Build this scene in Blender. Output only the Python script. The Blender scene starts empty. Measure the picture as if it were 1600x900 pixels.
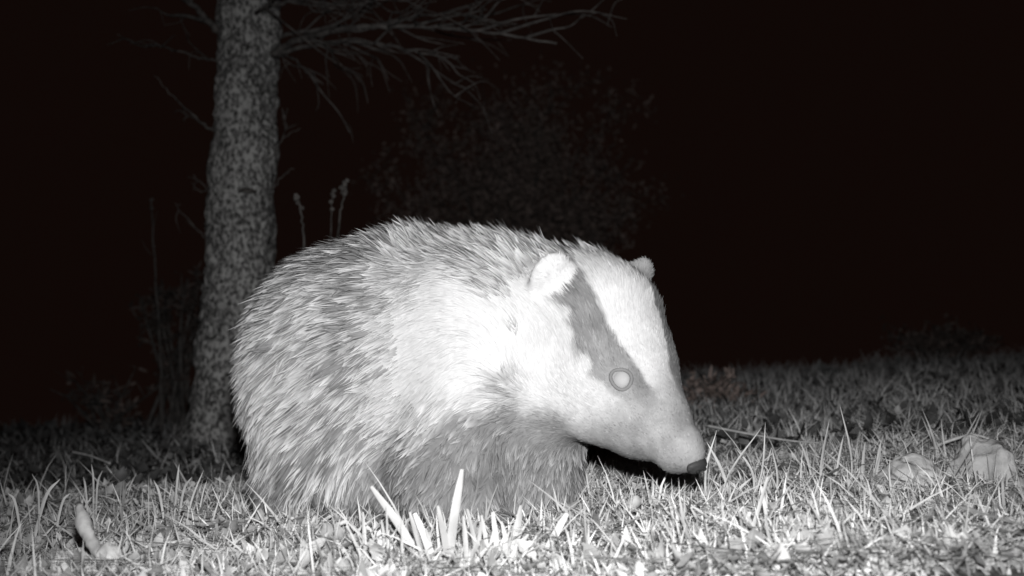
import bpy, bmesh, math, random
import numpy as np
from mathutils import Vector, kdtree

# ------------------------------------------------------------------ camera, sky, lamp, exposure
F_PX = 1716.0                       # focal length in pixels of a 1600 px wide frame
CAM_Z = 0.23
PITCH = math.atan(78.0 / F_PX)
sc = bpy.context.scene
col = sc.collection
cam_d = bpy.data.cameras.new('camera')
cam_d.sensor_width = 36.0
cam_d.lens = 36.0 * F_PX / 1600.0
cam_d.clip_start = 0.02
cam_d.clip_end = 3000.0
cam_d.dof.use_dof = True
cam_d.dof.focus_distance = 1.38
cam_d.dof.aperture_fstop = 5.0
cam = bpy.data.objects.new('camera', cam_d)
cam.location = (0, 0, CAM_Z)
cam.rotation_euler = (math.pi / 2 + PITCH, 0, 0)
col.objects.link(cam)
sc.camera = cam

world = bpy.data.worlds.new('World')
sc.world = world
world.use_nodes = True
wbg = world.node_tree.nodes['Background']
wbg.inputs['Color'].default_value = (1.0, 0.48, 0.36, 1)     # night sky, tinted to a screen's faint brown black level
wbg.inputs['Strength'].default_value = 0.0048

def at(u, v, Y):
    """photo pixel (1600x900) at world depth Y -> world point"""
    x = (u - 800.0) / F_PX
    z = (450.0 - v) / F_PX
    yy = math.cos(PITCH) - z * math.sin(PITCH)
    zz = math.sin(PITCH) + z * math.cos(PITCH)
    return np.array([x / yy * Y, Y, CAM_Z + zz / yy * Y])

lamp_d = bpy.data.lights.new('flash_lamp', 'SPOT')           # the trail camera's own flash, just above its lens
lamp_d.energy = 130.0
lamp_d.color = (1.0, 0.995, 1.0)
lamp_d.shadow_soft_size = 0.02
lamp_d.spot_size = math.radians(72)
lamp_d.spot_blend = 1.0
lamp = bpy.data.objects.new('flash_lamp', lamp_d)
lamp.location = (0.02, -0.02, CAM_Z + 0.11)
aim = Vector(at(860, 575, 2.0))
lamp.rotation_euler = (aim - Vector(lamp.location)).to_track_quat('-Z', 'Y').to_euler()
col.objects.link(lamp)

sc.view_settings.view_transform = 'Standard'
sc.view_settings.look = 'None'
sc.view_settings.exposure = 0.0
sc.view_settings.gamma = 1.0
sc.cycles.max_bounces = 4
sc.cycles.diffuse_bounces = 2

random.seed(7)
rng = np.random.default_rng(11)

# ------------------------------------------------------------------ helpers
def hash3(i, j, k):
    n = (i * 73856093) ^ (j * 19349663) ^ (k * 83492791)
    n = (n ^ (n >> 13)) * 1274126177
    return ((n & 0xffffff) / float(0xffffff))

def noise(p, scale):
    """value noise, p (n,3) -> (n,) in 0..1"""
    q = np.asarray(p, float) * scale
    i = np.floor(q).astype(np.int64)
    f = q - i
    f = f * f * (3 - 2 * f)
    r = 0
    for a in (0, 1):
        for b in (0, 1):
            for c in (0, 1):
                w = (f[:, 0] if a else 1 - f[:, 0]) * (f[:, 1] if b else 1 - f[:, 1]) * (f[:, 2] if c else 1 - f[:, 2])
                r = r + w * hash3(i[:, 0] + a, i[:, 1] + b, i[:, 2] + c)
    return r

def ground_z(x, y):
    x = np.asarray(x, float); y = np.asarray(y, float)
    p = np.stack([x.ravel(), y.ravel(), np.zeros(x.size)], 1)
    near = np.clip(1 - y.ravel() / 14.0, 0.0, 1)
    z = 3.0 * np.tanh(0.02 * x.ravel()) - 0.012
    z = z + (noise(p, 3.1) - .5) * 0.035 * near + (noise(p + 9.3, 9.0) - .5) * 0.016 * near
    z = z + (noise(p + 4.1, 0.35) - .5) * 0.6 * np.clip((y.ravel() - 9) / 30.0, 0, 1)
    z = z - 0.085 * np.clip(y.ravel() - 4.6, 0, None)      # the lawn ends in a falling slope
    # a shallow drop behind the near turf on the left
    d = np.clip((y.ravel() - 1.75) / 0.35, 0, 1) * np.clip((-0.30 - x.ravel()) / 0.3, 0, 1)
    z = z - 0.035 * d
    return z.reshape(x.shape)

def gz(x, y):
    return float(ground_z(np.array([x]), np.array([y]))[0])

def on_ground(u, v):
    """walk along the pixel's ray to the ground"""
    best = None
    for Y in np.arange(0.8, 9.0, 0.01):
        p = at(u, v, Y)
        if p[2] <= gz(p[0], p[1]):
            return p
    return at(u, v, 9.0)

def tag(o, label=None, cat=None, group=None, kind=None):
    if label: o['label'] = label
    if cat: o['category'] = cat
    if group: o['group'] = group
    if kind: o['kind'] = kind
    return o

def empty(name, loc):
    o = bpy.data.objects.new(name, None)
    o.location = [float(c) for c in loc]
    o.empty_display_size = 0.05
    col.objects.link(o)
    return o

def mesh_np(name, verts, faces, mat, parent=None, colors=None, smooth=True, origin=None):
    """verts (n,3), faces (m,k) of equal size k, or a list of such arrays"""
    verts = np.asarray(verts, np.float32)
    base = np.zeros(3, np.float32)
    if parent is not None:
        base = np.array(parent.matrix_world.translation if parent.parent is None else parent.location, np.float32)
        base = world_loc(parent)
    elif origin is not None:
        base = np.asarray(origin, np.float32)
    verts = verts - base.astype(np.float32)
    fl = faces if isinstance(faces, list) else [faces]
    loops = np.concatenate([np.asarray(f, np.int32).ravel() for f in fl])
    tot = np.concatenate([np.full(len(f), f.shape[1], np.int32) for f in fl])
    start = np.concatenate([[0], np.cumsum(tot)[:-1]]).astype(np.int32)
    me = bpy.data.meshes.new(name)
    me.vertices.add(len(verts)); me.vertices.foreach_set('co', verts.ravel())
    me.loops.add(len(loops)); me.loops.foreach_set('vertex_index', loops)
    me.polygons.add(len(tot)); me.polygons.foreach_set('loop_start', start)
    try: me.polygons.foreach_set('loop_total', tot)
    except Exception: pass
    me.polygons.foreach_set('use_smooth', np.full(len(tot), smooth, bool))
    if colors is not None:
        a = me.attributes.new('tone', 'FLOAT', 'POINT')
        a.data.foreach_set('value', np.asarray(colors, np.float32).ravel())
    me.update(calc_edges=True)
    me.validate()
    me.materials.append(mat)
    o = bpy.data.objects.new(name, me)
    if parent is not None: o.parent = parent
    elif origin is not None: o.location = [float(c) for c in origin]
    col.objects.link(o)
    return o

def world_loc(o):
    p = np.zeros(3)
    while o is not None:
        p = p + np.array(o.location); o = o.parent
    return p

def tube(path, radii, n=7, wob=0.0, seed=0, cap=True):
    """swept tube -> verts, faces(quads)"""
    P = np.asarray(path, float); R = np.asarray(radii, float)
    T = np.gradient(P, axis=0); T /= np.linalg.norm(T, axis=1, keepdims=True) + 1e-9
    ref = np.array([0.13, 0.9, 0.31]); V = []
    rg = np.random.default_rng(seed)
    for i in range(len(P)):
        a = np.cross(T[i], ref); a /= np.linalg.norm(a) + 1e-9
        b = np.cross(T[i], a)
        for k in range(n):
            t = 2 * math.pi * k / n
            r = R[i] * (1 + wob * (rg.random() - .5))
            V.append(P[i] + (a * math.cos(t) + b * math.sin(t)) * r)
    Fq = []
    for i in range(len(P) - 1):
        for k in range(n):
            k2 = (k + 1) % n
            Fq.append((i * n + k, i * n + k2, (i + 1) * n + k2, (i + 1) * n + k))
    if cap:
        m = len(V); V.append(P[0]); V.append(P[-1])
        e = (len(P) - 1) * n
        for k in range(n):
            k2 = (k + 1) % n
            Fq.append((m, k2, k, k)); Fq.append((m + 1, e + k, e + k2, e + k2))
    quads = np.array([f for f in Fq if len(set(f)) == 4], np.int32)
    tris = [f[:3] for f in Fq if len(set(f)) == 3]
    out = [quads]
    if tris: out.append(np.array(tris, np.int32))
    return np.array(V), out

def merge(parts):
    V = []; Q = []; T = []; n = 0; C = []
    for p in parts:
        v, f = p[0], p[1]
        fl = f if isinstance(f, list) else [f]
        for a in fl:
            (Q if a.shape[1] == 4 else T).append(a + n)
        V.append(v); n += len(v)
        if len(p) > 2: C.append(p[2])
    F = []
    if Q: F.append(np.concatenate(Q))
    if T: F.append(np.concatenate(T))
    return np.concatenate(V), F, (np.concatenate(C) if C else None)

def bezier(pts, n=14):
    """Catmull-Rom through points"""
    P = [np.asarray(p, float) for p in pts]
    P = [2 * P[0] - P[1]] + P + [2 * P[-1] - P[-2]]
    out = []
    for i in range(1, len(P) - 2):
        for t in np.linspace(0, 1, n, endpoint=False):
            out.append(.5 * (2 * P[i] + (P[i + 1] - P[i - 1]) * t + (2 * P[i - 1] - 5 * P[i] + 4 * P[i + 1] - P[i + 2]) * t * t
                             + (3 * P[i] - P[i - 1] - 3 * P[i + 1] + P[i + 2]) * t ** 3))
    out.append(P[-2])
    return np.array(out)

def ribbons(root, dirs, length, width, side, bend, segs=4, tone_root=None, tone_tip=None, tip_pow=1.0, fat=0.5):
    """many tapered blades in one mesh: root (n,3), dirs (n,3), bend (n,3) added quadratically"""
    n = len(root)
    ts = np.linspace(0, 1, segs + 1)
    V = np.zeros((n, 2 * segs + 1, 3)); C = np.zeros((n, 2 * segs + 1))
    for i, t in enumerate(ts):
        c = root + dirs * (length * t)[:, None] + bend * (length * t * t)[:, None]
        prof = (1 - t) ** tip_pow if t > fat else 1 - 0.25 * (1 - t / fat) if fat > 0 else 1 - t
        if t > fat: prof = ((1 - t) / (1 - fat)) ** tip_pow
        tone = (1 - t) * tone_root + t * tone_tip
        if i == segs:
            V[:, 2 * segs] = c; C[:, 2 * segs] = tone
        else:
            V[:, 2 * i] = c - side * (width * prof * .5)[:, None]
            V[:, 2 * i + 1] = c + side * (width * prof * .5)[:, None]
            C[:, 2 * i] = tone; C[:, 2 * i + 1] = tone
    m = 2 * segs + 1
    off = (np.arange(n) * m)[:, None]
    quads = np.concatenate([off + np.array([[2 * i, 2 * i + 1, 2 * i + 3, 2 * i + 2]]) for i in range(segs - 1)]) if segs > 1 else np.zeros((0, 4), int)
    tris = off + np.array([[2 * segs - 2, 2 * segs - 1, 2 * segs]])
    return V.reshape(-1, 3), [quads.astype(np.int32), tris.astype(np.int32)], C.reshape(-1)

# ------------------------------------------------------------------ materials
def new_mat(name, rough=0.8, spec=0.2):
    m = bpy.data.materials.new(name); m.use_nodes = True
    b = m.node_tree.nodes['Principled BSDF']
    b.inputs['Roughness'].default_value = rough
    b.inputs['Specular IOR Level'].default_value = spec
    return m, m.node_tree, b

def tone_mat(name, tint=(1, 1, 1), rough=0.7, spec=0.2, nscale=40.0, namt=0.25):
    """albedo carried per hair / blade in the 'tone' attribute, broken up by noise"""
    m, nt, b = new_mat(name, rough, spec)
    a = nt.nodes.new('ShaderNodeAttribute'); a.attribute_name = 'tone'
    tc = nt.nodes.new('ShaderNodeTexCoord')
    no = nt.nodes.new('ShaderNodeTexNoise'); no.inputs['Scale'].default_value = nscale
    no.inputs['Detail'].default_value = 3
    mr = nt.nodes.new('ShaderNodeMapRange')
    mr.inputs['From Min'].default_value = .3; mr.inputs['From Max'].default_value = .7
    mr.inputs['To Min'].default_value = 1 - namt; mr.inputs['To Max'].default_value = 1 + namt
    mu = nt.nodes.new('ShaderNodeMath'); mu.operation = 'MULTIPLY'
    mx = nt.nodes.new('ShaderNodeVectorMath'); mx.operation = 'SCALE'
    mx.inputs[0].default_value = tint
    L = nt.links
    L.new(tc.outputs['Object'], no.inputs['Vector']); L.new(no.outputs['Fac'], mr.inputs['Value'])
    L.new(a.outputs['Fac'], mu.inputs[0]); L.new(mr.outputs['Result'], mu.inputs[1])
    L.new(mu.outputs[0], mx.inputs['Scale']); L.new(mx.outputs[0], b.inputs['Base Color'])
    return m

def noise_mat(name, c1, c2, scale=20, rough=.85, spec=.15, bump=.3, stretch=(1, 1, 1), detail=6, lo=.35, hi=.65, bscale=None, dist=0.01):
    m, nt, b = new_mat(name, rough, spec)
    tc = nt.nodes.new('ShaderNodeTexCoord'); mp = nt.nodes.new('ShaderNodeMapping')
    mp.inputs['Scale'].default_value = stretch
    no = nt.nodes.new('ShaderNodeTexNoise'); no.inputs['Scale'].default_value = scale; no.inputs['Detail'].default_value = detail
    cr = nt.nodes.new('ShaderNodeValToRGB')
    cr.color_ramp.elements[0].position = lo; cr.color_ramp.elements[1].position = hi
    cr.color_ramp.elements[0].color = (*c1, 1); cr.color_ramp.elements[1].color = (*c2, 1)
    n2 = nt.nodes.new('ShaderNodeTexNoise'); n2.inputs['Scale'].default_value = bscale or scale * 1.7; n2.inputs['Detail'].default_value = 8
    bu = nt.nodes.new('ShaderNodeBump'); bu.inputs['Strength'].default_value = bump; bu.inputs['Distance'].default_value = dist
    L = nt.links
    L.new(tc.outputs['Object'], mp.inputs['Vector'])
    for q in (no, n2): L.new(mp.outputs[0], q.inputs['Vector'])
    L.new(no.outputs['Fac'], cr.inputs['Fac']); L.new(cr.outputs['Color'], b.inputs['Base Color'])
    L.new(n2.outputs['Fac'], bu.inputs['Height']); L.new(bu.outputs['Normal'], b.inputs['Normal'])
    return m

M_soil = noise_mat('soil', (.045, .044, .043), (.16, .158, .154), scale=14, bump=.8, bscale=55)
M_grass = tone_mat('grass_blade', (1, 1, .99), .6, .25, 25, .22)
M_leaf = tone_mat('broad_leaf', (1, 1, .99), .5, .3, 60, .3)
M_straw = tone_mat('dry_straw', (1, 1, .99), .7, .2, 90, .25)
M_stone = noise_mat('pale_stone', (.32, .32, .318), (.62, .62, .615), scale=22, bump=.9, bscale=40)
M_twig = noise_mat('twig_bark', (.03, .028, .026), (.09, .084, .08), scale=30, bump=.5)
M_branch = noise_mat('branch_bark', (.045, .041, .039), (.12, .112, .106), scale=40, bump=.6)
M_far = tone_mat('far_foliage', (1, .80, .72), .8, .1, 30, .3)
M_fur = tone_mat('fur_hair', (1, 1, 1.0), .75, .12, 30, .06)
M_skin = tone_mat('badger_skin', (1, 1, 1.0), .8, .08, 120, .12)

# bark: plated and mottled with lichen
def bark_mat():
    m, nt, b = new_mat('bark', .9, .1)
    N = nt.nodes.new; L = nt.links
    tc = N('ShaderNodeTexCoord'); mp = N('ShaderNodeMapping'); mp.inputs['Scale'].default_value = (1, 1, .75)
    v = N('ShaderNodeTexVoronoi'); v.inputs['Scale'].default_value = 95
    v.inputs['Randomness'].default_value = 1
    n1 = N('ShaderNodeTexNoise'); n1.inputs['Scale'].default_value = 75; n1.inputs['Detail'].default_value = 6
    n1.inputs['Roughness'].default_value = .7
    n3 = N('ShaderNodeTexNoise'); n3.inputs['Scale'].default_value = 9; n3.inputs['Detail'].default_value = 3
    add = N('ShaderNodeMath'); add.operation = 'MULTIPLY_ADD'; add.inputs[1].default_value = .35
    a2 = N('ShaderNodeMath'); a2.operation = 'MULTIPLY_ADD'; a2.inputs[1].default_value = .2
    cr = N('ShaderNodeValToRGB')
    e = cr.color_ramp.elements
    e[0].position = .60; e[0].color = (.045, .044, .042, 1)
    e[1].position = .90; e[1].color = (.46, .46, .45, 1)
    k = cr.color_ramp.elements.new(.735); k.color = (.15, .149, .146, 1)
    bu = N('ShaderNodeBump'); bu.inputs['Strength'].default_value = .9; bu.inputs['Distance'].default_value = .012
    L.new(tc.outputs['Object'], mp.inputs['Vector'])
    for q in (v, n1, n3): L.new(mp.outputs[0], q.inputs['Vector'])
    L.new(v.outputs['Distance'], add.inputs[0]); L.new(n1.outputs['Fac'], add.inputs[2])
    L.new(n3.outputs['Fac'], a2.inputs[0]); L.new(add.outputs[0], a2.inputs[2])
    L.new(a2.outputs[0], cr.inputs['Fac']); L.new(cr.outputs['Color'], b.inputs['Base Color'])
    L.new(add.outputs[0], bu.inputs['Height']); L.new(bu.outputs['Normal'], b.inputs['Normal'])
    return m
M_bark = bark_mat()

# ------------------------------------------------------------------ ground sheet out to the horizon
def axis(lo, hi, near0, near1, step, grow=1.22):
    a = list(np.arange(near0, near1, step)); s = step; x = a[-1]
    while x < hi:
        s *= grow; x += s; a.append(min(x, hi))
    s = step; x = a[0]; pre = []
    while x > lo:
        s *= grow; x -= s; pre.append(max(x, lo))
    return np.array(pre[::-1] + a)
gx = axis(-900, 900, -3.0, 3.2, .04); gy = axis(-60, 1600, .5, 7.0, .04)
GX, GY = np.meshgrid(gx, gy); GZ = ground_z(GX, GY)
nx, ny = len(gx), len(gy)
idx = np.arange(nx * ny).reshape(ny, nx)
gf = np.stack([idx[:-1, :-1], idx[:-1, 1:], idx[1:, 1:], idx[1:, :-1]], -1).reshape(-1, 4)
g = mesh_np('ground', np.stack([GX, GY, GZ], -1).reshape(-1, 3), gf, M_soil)
tag(g, kind='structure')

# ------------------------------------------------------------------ BADGER: one body grown from a blended distance field
Fh = np.array([.39, -.63, -.67]); Fh /= np.linalg.norm(Fh)
Lh = np.array([.76, .63, .08]); Lh -= Fh * (Lh @ Fh); Lh /= np.linalg.norm(Lh)      # from the near ear to the far ear
Uh = np.cross(Fh, Lh)
S = at(940, 510, 1.36)                                                               # middle of the skull
def hd(f, l, u): return S + Fh * f + Lh * l + Uh * u

def d_cap(p, a, b, ra, rb):
    ab = b - a; t = np.clip(((p - a) @ ab) / (ab @ ab), 0, 1)
    return np.linalg.norm(p - a - t[:, None] * ab, axis=1) - (ra + (rb - ra) * t)
def d_ell(p, c, r, axes=None):
    q = p - c
    if axes is not None: q = q @ np.array(axes).T
    r = np.array(r)
    k0 = np.linalg.norm(q / r, axis=1); k1 = np.linalg.norm(q / r ** 2, axis=1) + 1e-9
    return k0 * (k0 - 1) / k1
def smin(a, b, k):
    h = np.clip(.5 + .5 * (b - a) / k, 0, 1)
    return b * (1 - h) + a * h - k * h * (1 - h)

HX = [Fh, Lh, Uh]
def C(u, v, Y): return at(u, v, Y)
BODY = [  # kind, args, blend
    ('e', C(528, 580, 1.56), (.135, .150, .172), .05),          # rump
    ('e', C(645, 562, 1.51), (.165, .150, .178), .05),          # barrel
    ('e', C(765, 560, 1.44), (.125, .125, .146), .05),          # shoulders
    ('e', C(640, 690, 1.49), (.150, .120, .095), .05),          # belly
    ('e', C(600, 742, 1.43), (.115, .075, .058), .05),
    ('c', C(775, 520, 1.44), C(900, 503, 1.39), .118, .090, .05),   # neck
    ('c', C(938, 511, 1.36), C(963, 588, 1.325), .080, .070, .03),   # skull
    ('c', C(963, 588, 1.325), C(1012, 650, 1.275), .070, .044, .03), # face
    ('c', C(1012, 650, 1.275), C(1056, 694, 1.235), .045, .030, .02), # muzzle
    ('c', C(880, 600, 1.35), C(985, 662, 1.29), .062, .030, .03),   # cheek and jaw
    ('c', C(1062, 704, 1.232), C(1072, 708, 1.225), .024, .020, .012),  # nose
    ('c', C(775, 610, 1.38), C(700, 735, 1.35), .092, .062, .04),   # near upper arm
    ('c', C(700, 735, 1.35), C(735, 825, 1.33), .062, .044, .03),
    ('c', C(735, 832, 1.33), C(790, 844, 1.29), .034, .026, .02),   # near fore paw
    ('c', C(820, 640, 1.42), C(820, 735, 1.41), .085, .066, .04),   # far upper arm and chest
    ('c', C(820, 735, 1.41), C(800, 806, 1.42), .062, .038, .03),
    ('c', C(800, 812, 1.42), C(862, 812, 1.39), .032, .025, .02),
    ('c', C(500, 690, 1.49), C(455, 765, 1.49), .095, .050, .04),   # near hind leg
    ('c', C(455, 765, 1.49), C(478, 800, 1.46), .045, .034, .02),
    ('c', C(470, 806, 1.47), C(555, 818, 1.43), .032, .026, .02),
    ('c', C(530, 700, 1.66), C(500, 770, 1.68), .085, .040, .04),   # far hind leg
    ('c', C(500, 772, 1.68), C(560, 778, 1.66), .034, .026, .02),
    ('c', C(470, 560, 1.70), C(440, 640, 1.80), .045, .028, .03),   # short tail
]
def hc(p): q = p - S; return float(q @ Fh), float(q @ Lh), float(q @ Uh)
_e = hc(C(860, 430, 1.318))
print('ear', _e)
EARS = [
    (hd(_e[0], _e[1], _e[2]), (.012, .027, .031), 'near'),
    (hd(_e[0], -_e[1] - .026, _e[2] + .004), (.011, .022, .031), 'far'),
]
def sdf(p):
    d = None
    for b in BODY:
        e = d_ell(p, b[1], b[2]) if b[0] == 'e' else d_cap(p, *b[1:5])
        k = b[-1]
        d = e if d is None else smin(d, e, k)
    # eye socket hollows and a brow along each side of the face
    for s in (-1, 1):
        d = smin(d, d_ell(p, hd(.075, s * (.055 if s < 0 else .040), .025), (.022, .012, .010) if s < 0 else (.015, .008, .008), HX), .012)
    for c, r, _ in EARS:
        tilt = np.array([Fh * .9 + Uh * .1, Lh, Uh])
        d = smin(d, d_ell(p, c, r, tilt), .012)
    return d

STEP = .0055
lo = np.array([-.62, 1.12, -.10]); hi = np.array([.40, 1.95, .50])
dims = np.ceil((hi - lo) / STEP).astype(int)
ax = [lo[i] + np.arange(dims[i]) * STEP for i in range(3)]
P = np.stack(np.meshgrid(*ax, indexing='ij'), -1).reshape(-1, 3)
D = np.concatenate([sdf(c) for c in np.array_split(P, 12)]).reshape(dims)

def surface_nets(D, lo, step):
    neg = D < 0
    nx, ny, nz = D.shape
    cnt = np.zeros((nx - 1, ny - 1, nz - 1)); acc = np.zeros((nx - 1, ny - 1, nz - 1, 3))
    sl = lambda o, a: slice(o, (nx, ny, nz)[a] - 1 + o)
    cs = [(a, b, c) for a in (0, 1) for b in (0, 1) for c in (0, 1)]
    for c0 in cs:
        for axn in range(3):
            if c0[axn]: continue
            c1 = list(c0); c1[axn] = 1
            d0 = D[sl(c0[0], 0), sl(c0[1], 1), sl(c0[2], 2)]; d1 = D[sl(c1[0], 0), sl(c1[1], 1), sl(c1[2], 2)]
            m = (d0 < 0) != (d1 < 0)
            t = np.where(m, d0 / np.where(m, d0 - d1, 1), 0)
            pt = np.zeros(acc.shape)
            for k in range(3): pt[..., k] = c0[k]
            pt[..., axn] += t
            acc += pt * m[..., None]; cnt += m
    act = cnt > 0
    vid = -np.ones(act.shape, int); vid[act] = np.arange(act.sum())
    ii = np.stack(np.nonzero(act), 1)
    V = lo + step * (ii + acc[act] / cnt[act][:, None])
    Fs = []
    for a in range(3):
        b, c = (a + 1) % 3, (a + 2) % 3
        s0 = [slice(None)] * 3; s1 = [slice(None)] * 3
        s0[a] = slice(0, -1); s1[a] = slice(1, None)
        cr = neg[tuple(s0)] != neg[tuple(s1)]
        e = np.stack(np.nonzero(cr), 1)
        ok = (e[:, b] > 0) & (e[:, c] > 0) & (e[:, b] < D.shape[b] - 1) & (e[:, c] < D.shape[c] - 1)
        e = e[ok]
        inside = neg[tuple(e.T)]
        def cell(db, dc):
            q = e.copy(); q[:, b] -= db; q[:, c] -= dc
            return vid[tuple(q.T)]
        q = np.stack([cell(1, 1), cell(0, 1), cell(0, 0), cell(1, 0)], 1)
        q[~inside] = q[~inside][:, ::-1]
        Fs.append(q)
    return V, np.concatenate(Fs)
BV, BF = surface_nets(D, lo, STEP)

def grad(p, e=.003):
    g = np.stack([sdf(p + np.eye(3)[i] * e) - sdf(p - np.eye(3)[i] * e) for i in range(3)], 1)
    return g / (np.linalg.norm(g, axis=1, keepdims=True) + 1e-9)

def smooth(a, b, x): 
    t = np.clip((x - a) / (b - a), 0, 1); return t * t * (3 - 2 * t)

AXP = [(-.12, -.004), (0, 0), (.09, .0), (.17, -.005), (.24, -.012)]
def head_coords(p):
    q = p - S
    return q @ Fh, q @ Lh, q @ Uh

# lower edge of the grizzled coat along the body (x -> z)
ZB = np.array([[-.50, .06], [-.36, .055], [-.25, .045], [-.19, .05], [-.155, .095], [-.08, .150], [-.03, .172], [.0, .178], [.06, .165], [.12, .10], [.3, .05]])
def markings(p):
    """albedo of the coat, smoothness class and hair length at body points"""
    f, l, u = head_coords(p)
    al = np.abs(l + .009)
    n1 = noise(p, 26.); n2 = noise(p + 5, 70.); n3 = noise(p * np.array([1, 1, .45]) + 2, 17.)
    # --- coat of the body: pale grizzle with darker drifts
    band = noise(p * np.array([1, .25, .22]) + 6, 15.)
    grz = .62 + .22 * (n3 - .5) + .46 * (band - .5) + .12 * (n1 - .5)
    back = smooth(.20, .36, p[:, 2]) * smooth(.12, -.05, p[:, 0])
    grz = grz - .15 * back
    # --- dark underside and legs
    zb = np.interp(p[:, 0], ZB[:, 0], ZB[:, 1]) + (n1 - .5) * .05 + (n2 - .5) * .035
    soft_ = np.interp(p[:, 0], [-.25, -.10], [.014, .040]); dark = (1 - smooth(-1, 1, (p[:, 2] - zb) / soft_)) * (1 - smooth(.09, .13, f) * smooth(-.12, -.09, l) * smooth(-.105, -.08, u))
    a = grz * (1 - dark) + (.26 + .08 * (n2 - .5) + .06 * (n1 - .5)) * dark
    length = (.026 + .010 * smooth(.13, .05, p[:, 2]) * smooth(-.10, -.22, p[:, 0])) * (1 - dark) + .015 * dark
    # --- pale neck and cheek
    neck = smooth(-.20, -.09, f + (n1 - .5) * .05) * (1 - smooth(-.016, .012, u + (n1 - .5) * .03))
    neck = neck * smooth(-.18, -.14, u)
    neck = neck * (1 - smooth(.03, -.03, p[:, 2] - zb) )
    neck = neck * smooth(-.27, -.18, l + (n1 - .5) * .06)
    head = smooth(-.075, -.045, f) * smooth(-.135, -.105, l) * smooth(.16, .12, l) * smooth(-.135, -.105, u)
    # stripes on the head
    eye_u = np.interp(f, [-.09, -.04, .02, .09, .16, .23], [.030, .022, .014, .012, .004, -.004])
    inner = np.interp(f, [-.10, -.05, .0, .06, .12, .18, .24], [.030, .036, .043, .036, .024, .015, .010]) + (n2 - .5) * .009 + (n1 - .5) * .006
    outer = np.interp(f, [-.10, -.05, .0, .06, .095, .13, .18], [.070, .074, .070, .062, .058, .044, .026]) + (n1 - .5) * .012 + (n2 - .5) * .012
    top = smooth(-.012, .002, u)
    stripe = smooth(inner - .003, inner + .003, al) * (1 - smooth(outer - .004, outer + .004, al)) * top
    stripe = stripe * (1 - .75 * smooth(.15, .21, f))
    white = .57 + .05 * (n1 - .5)
    hcol = white * (1 - stripe) + (.19 + .12 * (n2 - .5) + .06 * (n1 - .5)) * stripe
    muz = smooth(.085, .175, f + (n1 - .5) * .05)
    hcol = hcol * (1 - muz) + (.27 + .12 * (n2 - .5) + .08 * (n1 - .5)) * muz
    hcol = hcol * (1 - .10 * smooth(.165, .205, f))
    # throat under the jaw
    thr = smooth(-.055, -.085, u) * smooth(.12, .02, f)
    hcol = hcol * (1 - thr * .45)
    a = a * (1 - neck) + (.60 + .04 * (n1 - .5)) * neck
    length = length * (1 - neck) + .016 * neck
    a = a * (1 - head * (1 - dark)) + hcol * head * (1 - dark)
    hl = .010 * (1 - smooth(.02, .14, f)) + .0035
    length = length * (1 - head) + hl * head
    # ears
    for c, r, nm in EARS:
        de = np.linalg.norm((p - c) / .036, axis=1)
        e = (1 - smooth(.8, 1.05, de)) * smooth(-.02, .0, ((p - c) @ Uh) + .012)
        a = a * (1 - e) + (.58 if nm == 'near' else .27) * e
        length = length * (1 - e) + .0055 * e
    return np.clip(a, .05, .85), length, dark, np.maximum(head, neck)

skin_a, _, _, skin_h = markings(BV)
bg_root = np.array([float(C(650, 800, 1.48)[0]), 1.46, gz(-.13, 1.46)])
badger = empty('badger', bg_root)
tag(badger, 'stocky badger with striped white head lowered to the grass and bristly grey back', 'badger')
body = mesh_np('body', BV, BF, M_skin, badger, colors=skin_a * (.72 + .28 * skin_h))

# ---- fur: sampled on the surface, grouped in tufts that share a tip
def sample(n, weight):
    tri = np.concatenate([BF[:, [0, 1, 2]], BF[:, [0, 2, 3]]])
    A, B_, C_ = BV[tri[:, 0]], BV[tri[:, 1]], BV[tri[:, 2]]
    area = .5 * np.linalg.norm(np.cross(B_ - A, C_ - A), axis=1) * weight((A + B_ + C_) / 3)
    t = rng.choice(len(tri), n, p=area / area.sum())
    r1 = np.sqrt(rng.random(n)); r2 = rng.random(n)
    return A[t] * (1 - r1)[:, None] + B_[t] * (r1 * (1 - r2))[:, None] + C_[t] * (r1 * r2)[:, None]

def flow(p, nrm):
    """which way the hair lies: back from the nose, then down the flanks"""
    f, l, u = head_coords(p)
    hw = (smooth(-.14, -.02, f) * smooth(-.26, -.07, l) * smooth(-.16, -.09, u))[:, None]
    back = np.array([-.80, .25, -.30])
    body_d = np.tile(back, (len(p), 1))
    # lies more downwards low on the flank, upswept on the withers
    low = smooth(.24, .08, p[:, 2])[:, None]
    body_d = body_d + low * np.array([.30, 0, -.75])
    wither = (smooth(.30, .36, p[:, 2]) * smooth(-.22, -.12, p[:, 0]))[:, None]
    body_d = body_d + wither * np.array([.15, 0, .75])
    head_d = -Fh + .0 * Uh
    d = body_d * (1 - hw) + head_d * hw
    w = np.stack([noise(p + 3, 14.), noise(p + 7, 14.), noise(p + 11, 14.)], 1) - .5
    d = d + w * .85
    d = d - nrm * np.sum(d * nrm, 1, keepdims=True)
    return d / (np.linalg.norm(d, axis=1, keepdims=True) + 1e-9)

def near_w(c):       # fewer hairs on the far side and inside the legs, all of it still covered
    return np.ones(len(c))

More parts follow.
